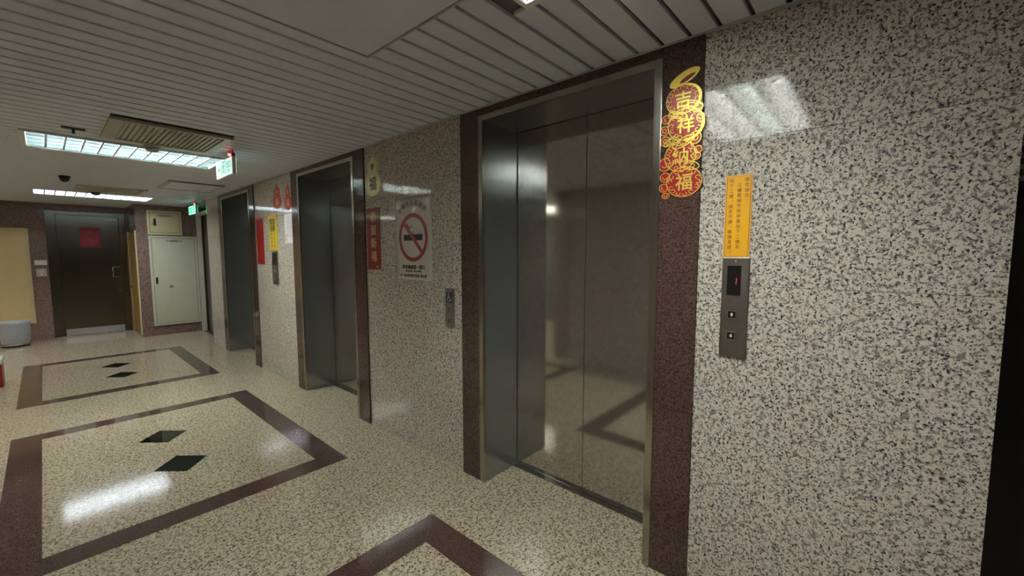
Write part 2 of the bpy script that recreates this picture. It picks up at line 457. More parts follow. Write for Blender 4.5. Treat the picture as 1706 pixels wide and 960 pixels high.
wf = obj('wall_front', bx(-.75, 3.2, -2.72, -2.6, -.01, H + .1), 'dark_room'); tag(wf, kind='structure')
wr = obj('wall_right.001', bx(3.1, 3.2, -2.7, -.2, -.01, H + .1), 'dark_room'); tag(wr, kind='structure')
wn = obj('wall_right.002', bx(W + .305, 3.2, -.29, -.20, -.01, H + .1), 'dark_room'); tag(wn, kind='structure')

# ------------------------------------------------------------------ ceiling
lights = [(-.05, 1.23, .355, 1.01), (-.06, 1.24, 4.69, 5.35), (-.06, 1.25, 8.71, 9.42), (-2.9, -1.62, 4.69, 5.35), (-2.6, -1.32, 8.71, 9.42)]
vents = [(.345, 1.04, 1.10, 1.79), (.345, 1.04, 3.80, 4.47), (.345, 1.04, 7.72, 8.40)]
hatches = [(1.07, 1.66, 6.55, 7.32)]
holes = lights + vents + hatches
def rects_minus(R, holes):
    xs = sorted({R[0], R[1]} | {c for h in holes for c in h[:2] if R[0] < c < R[1]})
    ys = sorted({R[2], R[3]} | {c for h in holes for c in h[2:] if R[2] < c < R[3]})
    for x0, x1 in zip(xs, xs[1:]):
        for y0, y1 in zip(ys, ys[1:]):
            mx, my = (x0 + x1) / 2, (y0 + y1) / 2
            if not any(h[0] < mx < h[1] and h[2] < my < h[3] for h in holes): yield x0, x1, y0, y1
bm = bmesh.new()
for x0, x1, y0, y1 in rects_minus((-3.4, 3.2, -2.7, 11.1), lights): box(bm, x0, x1, y0, y1, H + .018, H + .03)
ceil = obj('ceiling', bm, 'slat_gap'); tag(ceil, kind='structure')
P = .1148
def slat_mesh(x0, x1):
    """pan-shaped strip with rounded lower edges, along X"""
    bm = bmesh.new(); w = P / 2 - .0085
    prof = [(-w, .016), (-w, .004), (-w + .001, .0012), (-w + .004, 0), (w - .004, 0), (w - .001, .0012), (w, .004), (w, .016)]
    a = [bm.verts.new((x0, y, z)) for y, z in prof]; b = [bm.verts.new((x1, y, z)) for y, z in prof]
    for i in range(len(prof) - 1): bm.faces.new((a[i], b[i], b[i + 1], a[i + 1]))
    bm.faces.new((a[0], a[-1], b[-1], b[0])); bm.faces.new(a); bm.faces.new(b[::-1])
    me = bpy.data.meshes.new('ceiling_slat'); bmesh.ops.recalc_face_normals(bm, faces=bm.faces); bm.to_mesh(me); bm.free()
    me.materials.append(M['slat']); return me
cache = {}
for k in range(-24, 96):
    yc = .279 + P * (k + .5)
    if yc < -2.6 or yc > 11.0: continue
    x_left = -.60 if yc < 3.3 else -3.25
    x_right = 3.1 if yc < -.36 else (W - .004 if yc < 8.38 else 1.84)
    if yc > 9.93: x_right = 1.12
    cuts = [(x_left, x_right)]
    for h in holes:
        if h[2] - .03 < yc < h[3] + .03:
            new = []
            for s0, s1 in cuts:
                if h[0] > s0 and h[1] < s1: new += [(s0, h[0] - .002), (h[1] + .002, s1)]
                else: new.append((s0, s1))
            cuts = new
    for s0, s1 in cuts:
        key = (round(s0, 3), round(s1, 3))
        if key not in cache: cache[key] = slat_mesh(s0, s1)
        o = bpy.data.objects.new('ceiling_slat', cache[key]); o.location = (0, yc, H); link(o, ceil)
t4 = obj('trim_4', bx(W - .022, W + .0, -.296, 8.38, H - .006, H + .0, bev=.001), 'wall_angle'); tag(t4, kind='structure')
t5 = obj('trim_5', bx(-.6, 1.128, YE - .022, YE, H - .006, H, bev=.001), 'wall_angle'); tag(t5, kind='structure')
t6 = obj('trim_6', bx(1.128, 2.0, YC - .022, YC, H - .006, H, bev=.001), 'wall_angle'); tag(t6, kind='structure')

def troffer(x0, x1, y0, y1, mats, label, dark=True):
    cx, cy = (x0 + x1) / 2, (y0 + y1) / 2; lx, ly = (x1 - x0) / 2, (y1 - y0) / 2
    root = thing('ceiling_light', label, 'light', (cx, cy, H), group='recessed louvre lights')
    bm = bmesh.new()                                            # open pan
    box(bm, -lx, lx, -ly, ly, .098, .11)
    for s in (-1, 1):
        box(bm, s * lx - .004, s * lx + .004, -ly, ly, .0, .11); box(bm, -lx, lx, s * ly - .004, s * ly + .004, .0, .11)
    obj('housing', bm, 'housing', root)
    bm = bmesh.new()
    for s in (-1, 1):
        box(bm, s * lx - (.028 if s > 0 else -.0), s * lx + (.0 if s > 0 else .028), -ly, ly, -.004, .003)
        box(bm, -lx + .028, lx - .028, s * ly - (.02 if s > 0 else 0), s * ly + (0 if s > 0 else .02), -.004, .003)
    obj('frame', bm, 'housing', root)
    n = 4; step = (2 * ly - .06) / n
    for i in range(n):
        y = -ly + .03 + step * (i + .5)
        tb = obj('tube', tube(bmesh.new(), [(-lx + .05, y, .068), (lx - .05, y, .068)], .014, 12), mats[i], root, smooth=True)
        for s in (-1, 1): obj('tube_cap', tube(bmesh.new(), [(s * (lx - .05), y, .068), (s * (lx - .012), y, .068)], .017, 12), 'white_plastic', tb)
    for i in range(0, n + 1):
        y = -ly + .03 + step * i
        bm = bmesh.new()
        prof = [(y - .0015, .002), (y + .0015, .002), (y + .010, .044), (y - .010, .044)] if dark else [(y - .010, .002), (y + .010, .002), (y + .002, .042), (y - .002, .042)]
        a = [bm.verts.new((-lx + .03, p, z)) for p, z in prof]; b = [bm.verts.new((lx - .03, p, z)) for p, z in prof]
        for q in range(4): bm.faces.new((a[q], a[(q + 1) % 4], b[(q + 1) % 4], b[q]))
        bm.faces.new(a); bm.faces.new(b[::-1]); obj('long_blade', bm, 'louvre_soft', root)
    nb = 12; bs = (2 * lx - .06) / nb; me = None
    for i in range(1, nb):
        x = -lx + .03 + bs * i
        if me is None:
            bm = bmesh.new()
            prof = [(-.006, .004), (.006, .004), (.0015, .034), (-.0015, .034)]
            a = [bm.verts.new((p, -ly + .02, z)) for p, z in prof]; b = [bm.verts.new((p, ly - .02, z)) for p, z in prof]
            for q in range(4): bm.faces.new((a[q], a[(q + 1) % 4], b[(q + 1) % 4], b[q]))
            bm.faces.new(a); bm.faces.new(b[::-1]); o = obj('louvre_blade', bm, 'housing', root, loc=(x, 0, 0)); me = o.data
        else:
            o = bpy.data.objects.new('louvre_blade', me); o.location = (x, 0, 0); link(o, root)
troffer(*lights[0], ['tube_white', 'tube_green', 'tube_white', 'tube_white'], 'fluorescent louvre light at the very top edge of the photo, nearest the camera')
troffer(*lights[1], ['tube_white', 'tube_green', 'tube_white', 'tube_green'], 'long recessed fluorescent light with visible louvre cells, beside the louvred air grille')
troffer(*lights[2], ['tube_blue'] * 4, 'farthest bluish-white fluorescent strip light before the steel door', dark=False)
troffer(*lights[3], ['tube_warm'] * 4, 'unseen warm louvre light added over the open left area, level with the long louvre light', dark=False)  # unseen fixture, added for the warm light on the cream panel
troffer(*lights[4], ['tube_warm'] * 4, 'unseen warm louvre light added over the open left area, level with the farthest strip light', dark=False)  # second fixture added out of view, brightens the far end wall

def vent(x0, x1, y0, y1, label):
    cx, cy = (x0 + x1) / 2, (y0 + y1) / 2; lx, ly = (x1 - x0) / 2, (y1 - y0) / 2
    root = thing('air_grille', label, 'vent', (cx, cy, H), group='ceiling air grilles')
    bm = bmesh.new()
    box(bm, -lx, -lx + .075, -ly, ly, -.014, .004); box(bm, lx - .05, lx, -ly, ly, -.014, .004)
    for s in (-1, 1): box(bm, -lx + .075, lx - .05, s * ly - (.03 if s > 0 else 0), s * ly + (0 if s > 0 else .03), -.014, .004)
    obj('frame', bm, 'cream', root)
    obj('backing', bx(-lx + .01, lx - .01, -ly + .01, ly - .01, .0045, .012), 'cream', root)
    n = 18; a, b = -lx + .075, lx - .05; me = None
    for i in range(n):
        x = a + (b - a) * (i + .5) / n
        if me is None:
            bm = bmesh.new(); prof = [(-.013, -.006), (-.011, -.009), (.013, -.001), (.012, .001)]
            p = [bm.verts.new((q, -ly + .03, z)) for q, z in prof]; r = [bm.verts.new((q, ly - .03, z)) for q, z in prof]
            for q in range(4): bm.faces.new((p[q], p[(q + 1) % 4], r[(q + 1) % 4], r[q]))
            bm.faces.new(p); bm.faces.new(r[::-1]); o = obj('grille_blade', bm, 'cream', root, loc=(x, 0, 0)); me = o.data
        else:
            o = bpy.data.objects.new('grille_blade', me); o.location = (x, 0, 0); link(o, root)
M['cream_vent'] = plain('cream grey grille', srgb(196, 192, 176), .4, var=.03)
_c = M['cream']; M['cream'] = M['cream_vent']
vent(*vents[1], 'cream louvred air grille before the long louvre light and left of the white exit sign')
vent(*vents[2], 'far ceiling air grille just before the farthest strip light')
M['cream'] = _c
for h, lab in ((hatches[0], 'flat square access panel in the ceiling in front of the green exit sign'), (vents[0], 'smooth flat ceiling panel at the top of the photo, near the first light')):
  t = thing('access_panel', lab, 'panel', ((h[0] + h[1]) / 2, (h[2] + h[3]) / 2, H))
  hx, hy = (h[1] - h[0]) / 2, (h[3] - h[2]) / 2
  obj('panel_leaf', bx(-hx + .05, hx - .012, -hy + .012, hy - .012, -.003, .006, bev=.001), 'slat', t)
  bm = bx(-hx, -hx + .047, -hy, hy, -.006, .006); box(bm, hx - .009, hx, -hy, hy, -.006, .006)
  for s in (-1, 1): box(bm, -hx + .047, hx - .009, s * hy - (.009 if s > 0 else 0), s * hy + (0 if s > 0 else .009), -.006, .006)
  obj('panel_frame', bm, 'wall_angle', t)

# detectors, sprinkler, camera
def detector(x, y, mat, label):
    t = thing('smoke_detector', label, 'smoke detector', (x, y, H))
    obj('base', lathe(bmesh.new(), [(.056, 0), (.056, -.012), (.05, -.016)]), mat, t, smooth=True)
    obj('sensor_head', lathe(bmesh.new(), [(.046, -.0162), (.048, -.028), (.036, -.042), (.014, -.046)]), mat, t, smooth=True)
detector(.66, 4.575, 'grey_plastic', 'round grey smoke detector between the near air grille and the long louvre light')
detector(.565, 8.52, 'dark_paint', 'dark smoke detector silhouetted against the farthest strip light')
t = thing('ceiling_bracket', 'small dark ceiling bracket in front of the long louvre light', 'bracket', (.20, 4.34, H))
obj('plate', bx(-.06, .06, -.02, .02, -.010, -.001, bev=.002), 'dark_paint', t)
obj('stem', lathe(bmesh.new(), [(.008, -.010), (.008, -.036), (.014, -.040)], 14), 'dark_paint', t, smooth=True)
t = thing('security_camera', 'small black dome camera on the ceiling above the steel door', 'camera', (.222, 7.05, H))
obj('mount', lathe(bmesh.new(), [(.05, 0), (.05, -.018), (.04, -.022)]), 'black', t, smooth=True)
obj('dome', lathe(bmesh.new(), [(.042, -.0225), (.042, -.035), (.034, -.055), (.018, -.066), (.004, -.069)]), 'black', t, smooth=True)
bm = bx(-.015, .015, -.075, -.035, -.05, -.024, bev=.004); obj('lens_hood', bm, 'black', t)

# ------------------------------------------------------------------ exit signs
def person_figure(mat, parent, x, y, s, z):
    bm = bmesh.new(); f = lambda *p: [(x + a * s, y + b * s) for a, b in p]
    prism(bm, circle(x + .10 * s, y + .40 * s, .085 * s, n=14), z, z + .001)
    for pts, w in ((f((.06, .28), (-.02, .0)), .16), (f((.05, .26), (.22, .14), (.30, .22)), .07), (f((.03, .27), (-.18, .22), (-.24, .08)), .07),
                   (f((-.02, .02), (.16, -.12), (.12, -.36)), .09), (f((-.03, .02), (-.12, -.18), (-.32, -.24)), .09)):
        strip(bm, pts, w * s, z, z + .001)
    return obj('running_figure', bm, mat, parent)
def exit_sign(loc, L, h, face, ink, label, full):
    t = thing('exit_sign', label, 'exit sign', loc, 'lift')
    obj('housing', bx(-L / 2, L / 2, 0, h, -.03, -.002, bev=.004), 'white_plastic', t)
    fc = obj('lit_face', bx(-L / 2 + .006, L / 2 - .006, .006, h - .006, -.002, .001), face, t)
    obj('lit_face', bx(-L / 2 + .006, L / 2 - .006, .006, h - .006, -.0335, -.030), face, t)
    top = H - loc[2]
    obj('hanger', bx(L / 2 - .14, L / 2 - .01, h, h + .028, -.03, -.004, bev=.003), 'dark_red', t)
    for x in (L / 2 - .12, L / 2 - .03): obj('hanger_rod', bx(x - .005, x + .005, h + .028, top, -.021, -.011), 'grey_plastic', t)
    obj('indicator_lamp', tube(bmesh.new(), [(L / 2 - .05, h + .014, -.006), (L / 2 - .05, h + .014, .012)], .011, 14), 'led_red', t)
    z = .0012
    if full:
        bm = bmesh.new(); strip(bm, [(-.165, h / 2), (-.10, h / 2)], .014, z, z + .001)
        strip(bm, [(-.14, h / 2 + .03), (-.17, h / 2), (-.14, h / 2 - .03)], .012, z, z + .001); obj('arrow', bm, ink, t)
        bm = bmesh.new(); strip(bm, [(-.055, .02), (-.055, h - .02), (.055, h - .02), (.055, .02)], .01, z, z + .001); obj('doorway_symbol', bm, ink, t)
        person_figure(ink, t, -.005, h / 2 - .005, .115, z)
        text('出口', .062, ink, t, .145, h / 2 + .018, z, bold=.001)
        text('EXIT', .034, ink, t, .145, h / 2 - .036, z, bold=.0006)
    else:
        bm = bmesh.new(); strip(bm, circle(0, h / 2, 1, n=4, a0=45, a1=405) and [(-L / 2 + .014, .014), (L / 2 - .014, .014), (L / 2 - .014, h - .014), (-L / 2 + .014, h - .014)], .014, z, z + .001, closed=True)
        obj('border_line', bm, ink, t)
        person_figure(ink, t, .02, h / 2, .15, z)
        text('出口', .07, ink, t, .15, h / 2, z, bold=.001); 
        bm = bmesh.new(); strip(bm, [(-.18, h / 2), (-.11, h / 2)], .016, z, z + .001); strip(bm, [(-.155, h / 2 + .03), (-.185, h / 2), (-.155, h / 2 - .03)], .014, z, z + .001); obj('arrow', bm, ink, t)
exit_sign((1.12, 4.42, 2.192), .485, .152, 'sign_white', 'sign_green', 'white lit exit sign with green pictogram hanging by the long louvre light', True)
exit_sign((1.75, 8.88, 2.187), .50, .150, 'sign_green_face', 'sign_mint', 'bright green exit sign hanging in front of the cabinet wall', False)

# ------------------------------------------------------------------ steel end door
d1 = obj('door_1', bx(.19, 1.005, YE - .012, YE + .018, .012, 2.21, bev=.002), 'door_steel'); tag(d1, kind='structure')
for x0, x1, z0, z1 in ((.063, .186, 0, 2.28), (1.009, 1.092, 0, 2.28), (.186, 1.009, 2.214, 2.28)):
    obj('door_frame', bx(x0, x1, YE - .022, YE + .018, z0, z1, bev=.002), 'door_steel', d1)
obj('threshold', bx(.08, 1.09, YE - .06, YE + .01, .0005, .012, bev=.002), 'chrome', d1)
obj('kick_plate', bx(.205, .99, YE - .016, YE - .0125, .02, .135, bev=.001), 'kick', d1)
bm = tube(bmesh.new(), [(.985, YE - .012, 1.07), (.985, YE - .05, 1.07), (.875, YE - .05, 1.07), (.875, YE - .05, 1.26), (.985, YE - .05, 1.26), (.985, YE - .012, 1.26)], .008)
obj('handle', bm, 'chrome', d1, smooth=True)
obj('lock', tube(bmesh.new(), [(.955, YE - .02, .80), (.955, YE - .012, .80)], .018, 18), 'chrome', d1)
obj('door_closer', bx(.78, .99, YE - .05, YE - .013, 2.14, 2.19, bev=.003), 'plate', d1)
t = thing('door_poster', 'square dark red festive poster on the far steel door', 'poster', (.61, YE - .0125, 1.815), 'end')
obj('sheet', bx(-.132, .132, -.182, .182, 0, .0015), 'dark_red', t)
bm = bmesh.new()
strip(bm, circle(0, -.06, .085, .075, 24, 180, 360), .012, .0016, .0022)
strip(bm, [(-.10, .10), (-.02, .09), (.03, .115)], .03, .0016, .0022); strip(bm, [(.085, -.05), (.10, .05), (.085, .10)], .012, .0016, .0022)
obj('faded_print', bm, 'faded_red', t)
text('福', .12, 'faded_red', t, 0, -.05, .0018)

# golden return panel, wall plates, big cream panel, bin
t = thing('golden_panel', 'tall narrow golden panel on the return wall beside the steel door', 'panel', (1.127, 10.46, 0))
obj('board', bx(-.012, 0, -.44, .44, .06, 1.90, bev=.002), 'gold_board', t)
obj('edging', bx(-.016, -.0, -.47, -.442, .03, 1.93, bev=.002), 'cream', t)
obj('edging', bx(-.016, -.0, .442, .47, .03, 1.93, bev=.002), 'cream', t)
obj('latch', bx(-.03, -.0125, .30, .36, .86, .90, bev=.002), 'chrome', t, )

t = thing('framed_panel', 'large blank cream panel in a thin frame on the far end wall', 'panel', (-.79, YE, 1.125), 'end')
obj('board', bx(-.60, .60, -.775, .775, 0, .012), 'tan', t)
bm = bmesh.new()
for s in (-1, 1):
    box(bm, s * .625 - .025, s * .625 + .025, -.825, .825, 0, .024); box(bm, -.60, .60, s * .80 - .025, s * .80 + .025, 0, .024)
obj('frame', bm, 'tan_frame', t)
t = thing('light_switch', 'wide white switch plate above the thermostat, left of the steel door', 'switch', (-.027, YE, 1.358), 'end')
obj('plate', bx(-.073, .073, -.042, .042, 0, .009, bev=.003), 'white_plastic', t)
for x in (-.035, .035): obj('rocker', bx(x - .025, x + .025, -.025, .025, .009, .014, bev=.002), 'white_plastic', t)
t = thing('thermostat', 'square beige control box below the white switch plate', 'thermostat', (-.027, YE, 1.185), 'end')
obj('case', bx(-.062, .062, -.07, .07, 0, .028, bev=.004), 'grey_plastic', t)
obj('window', bx(-.035, .035, .0, .04, .028, .030), 'pale_green', t)
obj('dial', tube(bmesh.new(), [(0, -.035, .028), (0, -.035, .036)], .016, 18), 'white_plastic', t)

t = thing('waste_bin', 'round grey speckled bin with a dark base against the far end wall', 'bin', (-.37, 10.50, 0))
obj('base', lathe(bmesh.new(), [(.150, 0), (.156, .004), (.156, .035), (.150, .04)], 40), 'rubber', t, smooth=True)
bm = bmesh.new(); lathe(bm, [(.160, .026), (.1630, .028), (.1630, .046), (.160, .048)], 40); obj('chrome_band', bm, 'chrome', t, smooth=True)
obj('drum', lathe(bmesh.new(), [(.150, .041), (.158, .07), (.168, .22), (.172, .36), (.172, .405), (.166, .412), (.158, .408), (.150, .20), (.145, .10)], 40), 'bin', t, smooth=True)
t = thing('red_box', 'low red box with a pale lid at the left edge of the photo', 'box', (-.50, 7.50, 0))
obj('body', bx(-.12, .12, -.16, .16, .0, .26, bev=.012), 'deep_red', t)
obj('lid', bx(-.128, .128, -.168, .168, .262, .315, bev=.012), 'white_plastic', t)

# ------------------------------------------------------------------ service cabinets
def cabinet(x0, x1, z0, z1, mat, label, handle, knob, name_text, fr=.035):
    cx, cz = (x0 + x1) / 2, (z0 + z1) / 2; a, b = (x1 - x0) / 2, (z1 - z0) / 2
    t = thing('service_cabinet', label, 'cabinet', (cx, YC, cz), 'end')
    bm = bmesh.new()
    box(bm, -a, -a + fr, -b, b, 0, .022, bev=.002); box(bm, a - fr, a, -b, b, 0, .022, bev=.002)
    box(bm, -a + fr, a - fr, -b, -b + fr, 0, .022, bev=.002); box(bm, -a + fr, a - fr, b - fr, b, 0, .022, bev=.002)
    obj('frame', bm, mat, t)
    obj('recess', bx(-a + fr, a - fr, -b + fr, b - fr, .001, .004), 'dark_paint', t)
    d = obj('door', bx(-a + fr + .006, a - fr - .006, -b + fr + .006, b - fr - .006, .0045, .020, bev=.002), mat, t)
    hx, hz = handle[0] - cx, handle[1] - cz
    obj('handle', bx(hx - .015, hx + .015, hz - .06, hz + .06, .020, .028, bev=.003), 'black', d)
    if knob:
        kx, kz = knob[0] - cx, knob[1] - cz
        bm = bmesh.new(); strip(bm, circle(kx, kz, .024), .008, .020, .026, closed=True); prism(bm, circle(kx, kz, .010), .020, .024)
        obj('lock_ring', bm, 'plate', d)
    obj('name_strip', bx(-.11, .13, b - fr - .075, b - fr - .035, .0202, .0214), 'grey_plastic', d)
    text(name_text, .036, 'dark_ink', d, .01, b - fr - .055, .0216, sx=1.0, ext=.0002)
cabinet(1.282, 1.778, 1.862, 2.30, 'cream', 'small cream service cabinet high on the brown wall, above the tall one', (1.388, 2.09), None, '消防栓箱')
cabinet(1.285, 1.992, .182, 1.842, 'pale_green', 'tall pale green service cabinet with a ring lock, below the small one', (1.365, 1.02), (1.57, .90), '弱電箱')

# ------------------------------------------------------------------ call panels
def screw(t, x, y, z): obj('screw', tube(bmesh.new(), [(x, y, z - .0005), (x, y, z + .0015)], .0045, 12), 'chrome', t)
def call_button(t, x, y, z, s, arrow):
    b = obj('button', bx(x - s, x + s, y - s, y + s, z, z + .003, bev=.0008), 'black', t)
    bm = bmesh.new(); strip(bm, [(x - s, y - s), (x + s, y - s), (x + s, y + s), (x - s, y + s)], s * .28, z, z + .005, closed=True); obj('button_frame', bm, 'chrome', b)
    k = s * .5 * (1 if arrow == 'up' else -1)
    bm = bmesh.new(); prism(bm, [(x - s * .5, y), (x + s * .5, y), (x, y + k)], z + .0031, z + .0038)
    prism(bm, [(x - s * .18, y), (x + s * .18, y), (x + s * .18, y - k), (x - s * .18, y - k)], z + .0031, z + .0038); obj('arrow', bm, 'white_plastic', b)
t = thing('call_panel', 'grey steel lift call panel with display, under the orange sign', 'call panel', (W, .418, 1.284), 'lift')
obj('plate', bx(-.049, .049, -.203, .203, 0, .010, bev=.0015), 'plate', t)
d = obj('display', bx(-.029, .021, .051, .171, .010, .0115), 'black', t)
bm = bmesh.new(); strip(bm, [(.004, .095), (.0065, .122)], .0045, .0116, .0121); obj('red_digit', bm, 'digit_red', d)
call_button(t, -.006, -.027, .010, .0150, 'up'); call_button(t, -.006, -.114, .010, .0150, 'down')
screw(t, .0, .190, .010); screw(t, -.004, -.182, .010)

t = thing('call_panel', 'narrow steel call panel with a wheelchair symbol, low beside the no smoking poster', 'call panel', (W, 2.19, 1.13), 'lift')
obj('plate', bx(-.044, .044, -.138, .138, 0, .009, bev=.0015), 'plate', t)
d = obj('symbol_plate', bx(-.036, .028, .036, .110, .009, .0100), 'blue_print', t)
bm = bmesh.new(); z = .0101
prism(bm, circle(-.008, .100, .005, n=12), z, z + .0006)
strip(bm, [(-.008, .094), (-.007, .070), (.008, .070), (.014, .052), (.020, .054)], .005, z, z + .0006)
strip(bm, circle(-.006, .062, .015, .015, 16, 100, 330), .0035, z, z + .0006)
strip(bm, [(-.008, .083), (.006, .083)], .004, z, z + .0006)
obj('wheelchair_symbol', bm, 'white_plastic', d)
call_button(t, .002, -.012, .009, .010, 'up'); call_button(t, .002, -.088, .009, .010, 'down')
t = thing('call_panel', 'brownish steel call panel below the yellow sign between the far lifts', 'call panel', (W, 5.405, 1.34), 'lift')
obj('plate', bx(-.09, .09, -.20, .20, 0, .010, bev=.0015), 'plate', t)
for x in (-.034, .034): obj('display', bx(x - .027, x + .027, .035, .180, .010, .0115), 'black', t)
call_button(t, 0, -.04, .010, .014, 'up'); call_button(t, 0, -.12, .010, .014, 'down')

# ------------------------------------------------------------------ signs and decorations on the lift wall
t = thing('notice_sign', 'orange-yellow card with brown vertical writing above the nearest call panel', 'sign', (W, .4205, 1.652), 'lift')
obj('card', bx(-.0485, .0485, -.163, .163, 0, .003, bev=.0006), 'yellow_edge', t)
obj('yellow_field', bx(-.0425, .0425, -.157, .157, .003, .0034), 'yellow', t)
bm = bmesh.new(); strip(bm, [(-.0425, -.157), (.0425, -.157), (.0425, .157), (-.0425, .157)], .0016, .0034, .0039, closed=True); obj('border_line', bm, 'brown_ink', t)
pt = .0203
column('敬告諸位：', .030, .152, pt, .0165, 'brown_ink', t, .0038)
column('三樓電梯不再停靠地下二樓及', .003, .152 - pt * .95, pt, .0165, 'brown_ink', t, .0038)
column('地下二樓，諸多不便，敬請見諒！', -.026, .152, pt, .0165, 'brown_ink', t, .0038)

def crinkled_sheet(w, h, amp, curl, nx=14, ny=20):
    """thin printed sheet, slightly waved, front and back"""
    bm = bmesh.new(); g = []
    for k in (0, 1):
        rows = []
        for j in range(ny + 1):
            r = []
            for i in range(nx + 1):
                x = -w / 2 + w * i / nx; y = -h / 2 + h * j / ny; v = j / ny
                z = .0016 + k * .0008 + amp * (.5 + .5 * math.sin(i * .9 + j * .35)) * (max(0, v - .72) * 3.2) + curl * max(0, .08 - v) * 6
                r.append(bm.verts.new((x, y, z)))
            rows.append(r)
        g.append(rows)
    for k in (0, 1):
        for j in range(ny):
            for i in range(nx):
                q = (g[k][j][i], g[k][j][i + 1], g[k][j + 1][i + 1], g[k][j + 1][i]); bm.faces.new(q if k else q[::-1])
    edge = [(0, i) for i in range(nx + 1)] + [(j, nx) for j in range(1, ny + 1)] + [(ny, i) for i in range(nx - 1, -1, -1)] + [(j, 0) for j in range(ny - 1, 0, -1)]
    for a, b in zip(edge, edge[1:] + edge[:1]): bm.faces.new((g[0][a[0]][a[1]], g[0][b[0]][b[1]], g[1][b[0]][b[1]], g[1][a[0]][a[1]]))
    return bm
t = thing('no_smoking_poster', 'pale laminated no smoking poster with a red ring, between the two nearest lifts', 'poster', (W, 2.61, 1.617), 'lift')
obj('sheet', crinkled_sheet(.455, .62, .006, .0004), 'paper', t, smooth=True)
z = .0028; RY = .010
bm = bmesh.new(); strip(bm, circle(0, RY, .166, .166, 48), .030, z, z + .0008, closed=True); obj('red_ring', bm, 'red_ring', t)
bm = bmesh.new(); prism(bm, [(-.118, RY - .022), (.118, RY - .022), (.118, RY + .022), (-.118, RY + .022)], z - .0004, z + .0002); obj('cigarette', bm, 'black_print', t)
bm = bmesh.new(); strip(bm, [(-.112, RY + .112), (.112, RY - .112)], .030, z + .0002, z + .0010); obj('red_bar', bm, 'red_ring', t)
bm = bmesh.new()
cres = lambda q: .002 + .012 * math.sin(math.pi * q)
strip(bm, circle(-.035, RY + .105, .034, .030, 16, 150, 340), cres, z - .0004, z + .0002)
strip(bm, circle(-.018, RY + .055, .032, .026, 16, 170, 350), cres, z - .0004, z + .0002); obj('smoke_mark', bm, 'grey_ink', t)
for i, ch in enumerate('本場所全面禁菸'):
    a = math.radians(128 - 76 * i / 6); text(ch, .044, 'grey_ink', t, .25 * math.cos(a), .017 + .25 * math.sin(a), .0105, name='character', rot=math.degrees(a) - 90, bold=.0008)
text('違者最高罰一萬元', .034, 'dark_ink', t, 0, -.212, z, sx=1.05, bold=.0012)
text('禁菸檢舉專線，請撥免付費電話', .0145, 'dark_ink', t, 0, -.243, z, bold=.0004)
bm = bmesh.new(); strip(bm, circle(-.158, -.277, .010, n=14), .004, z, z + .0006, closed=True); prism(bm, circle(-.158, -.277, .003, n=10), z, z + .0006); obj('round_emblem', bm, 'dark_ink', t)
text('台北市政府衛生局  關心您', .025, 'dark_ink', t, .018, -.277, z, bold=.0008)

def gourd_pts(w, h, n=15, waist=.42, top=.64):
    """closed outline of a bottle gourd standing on y=0"""
    prof = [(0, 0), (.30, .01), (.62, .06), (.88, .16), (1, .28), (.95, .40), (.76, .50), (.60, .56), (.58, .60), (.66, .67), (.68, .74), (.58, .82), (.36, .88), (.16, .92), (.10, .96), (.04, 1.0)]
    r = [(x * w / 2, y * h) for x, y in prof]
    return r + [(-x, y) for x, y in r[::-1] if x > 0]
t = thing('gourd_decoration', 'pale gold gourd cut-out with dark lettering above the red strip near the poster', 'decoration', (W, 3.155, 1.98), 'lift')
obj('backing', prism(bmesh.new(), gourd_pts(.245, .342), 0, .003), 'pale_gold', t)
bm = bmesh.new(); strip(bm, [(x * .86, y * .93 + .010) for x, y in gourd_pts(.245, .342)], .004, .003, .0042, closed=True); obj('outline', bm, 'gold_ink', t)
bm = bmesh.new(); strip(bm, circle(0, .105, .082), .003, .003, .0042, closed=True); strip(bm, circle(0, .242, .032), .003, .003, .0042, closed=True); obj('ring_pattern', bm, 'gold_ink', t)
text('福', .115, 'dark_ink', t, 0, .105, .0034, bold=.002); text('財', .05, 'dark_ink', t, 0, .242, .0034, bold=.001)

t = thing('spring_couplet', 'narrow dark red strip with gold characters left of the no smoking poster', 'banner', (W, 3.165, 1.63), 'lift')
obj('strip', bx(-.102, .102, -.256, .256, 0, .002), 'deep_red', t)
column('恭賀新禧', 0, .235, .108, .092, 'gold_ink', t, .0022, bold=.0015)
text('吉祥', .026, 'gold_ink', t, .05, -.232, .0022)

t = thing('spring_couplet', 'bright red plastic strip at the right of the farthest lift', 'banner', (W, 5.885, 1.665), 'lift')
obj('strip', bx(-.125, .125, -.29, .29, 0, .003), 'red', t)
bm = bmesh.new(); strip(bm, [(-.060, .26), (-.055, -.05), (-.050, -.27)], .010, .003, .006); obj('fold', bm, 'red', t)
for yy, hh, ww, zz, kk in ((5.265, .285, .26, 2.028, 'left'), (4.945, .29, .185, 1.992, 'right')):
    t = thing('gourd_decoration', 'red gourd cut-out above the yellow sign, the %s one of the pair' % kk, 'decoration', (W, yy, zz), 'lift', )
    obj('backing', prism(bmesh.new(), gourd_pts(ww, hh), 0, .003), 'red', t)
    bm = bmesh.new(); strip(bm, [(x * .82, y * .9 + .014) for x, y in gourd_pts(ww, hh)], .005, .003, .0042, closed=True); obj('outline', bm, 'faded_red', t)
    text('福', .085, 'gold_ink', t, 0, hh * .29, .0034); text('春', .045, 'gold_ink', t, 0, hh * .70, .0034)
t = thing('notice_sign', 'yellow plastic sign with dark writing above the far call panel', 'sign', (W, 5.43, 1.765), 'lift')
obj('board', bx(-.135, .135, -.213, .213, 0, .004, bev=.001), 'yellow2', t)
obj('top_rail', bx(-.140, .140, .165, .20, .004, .014, bev=.002), 'yellow2', t)
text('緊急\n通報', .082, 'dark_ink', t, -.01, .085, .0042, bold=.001, line=.95)
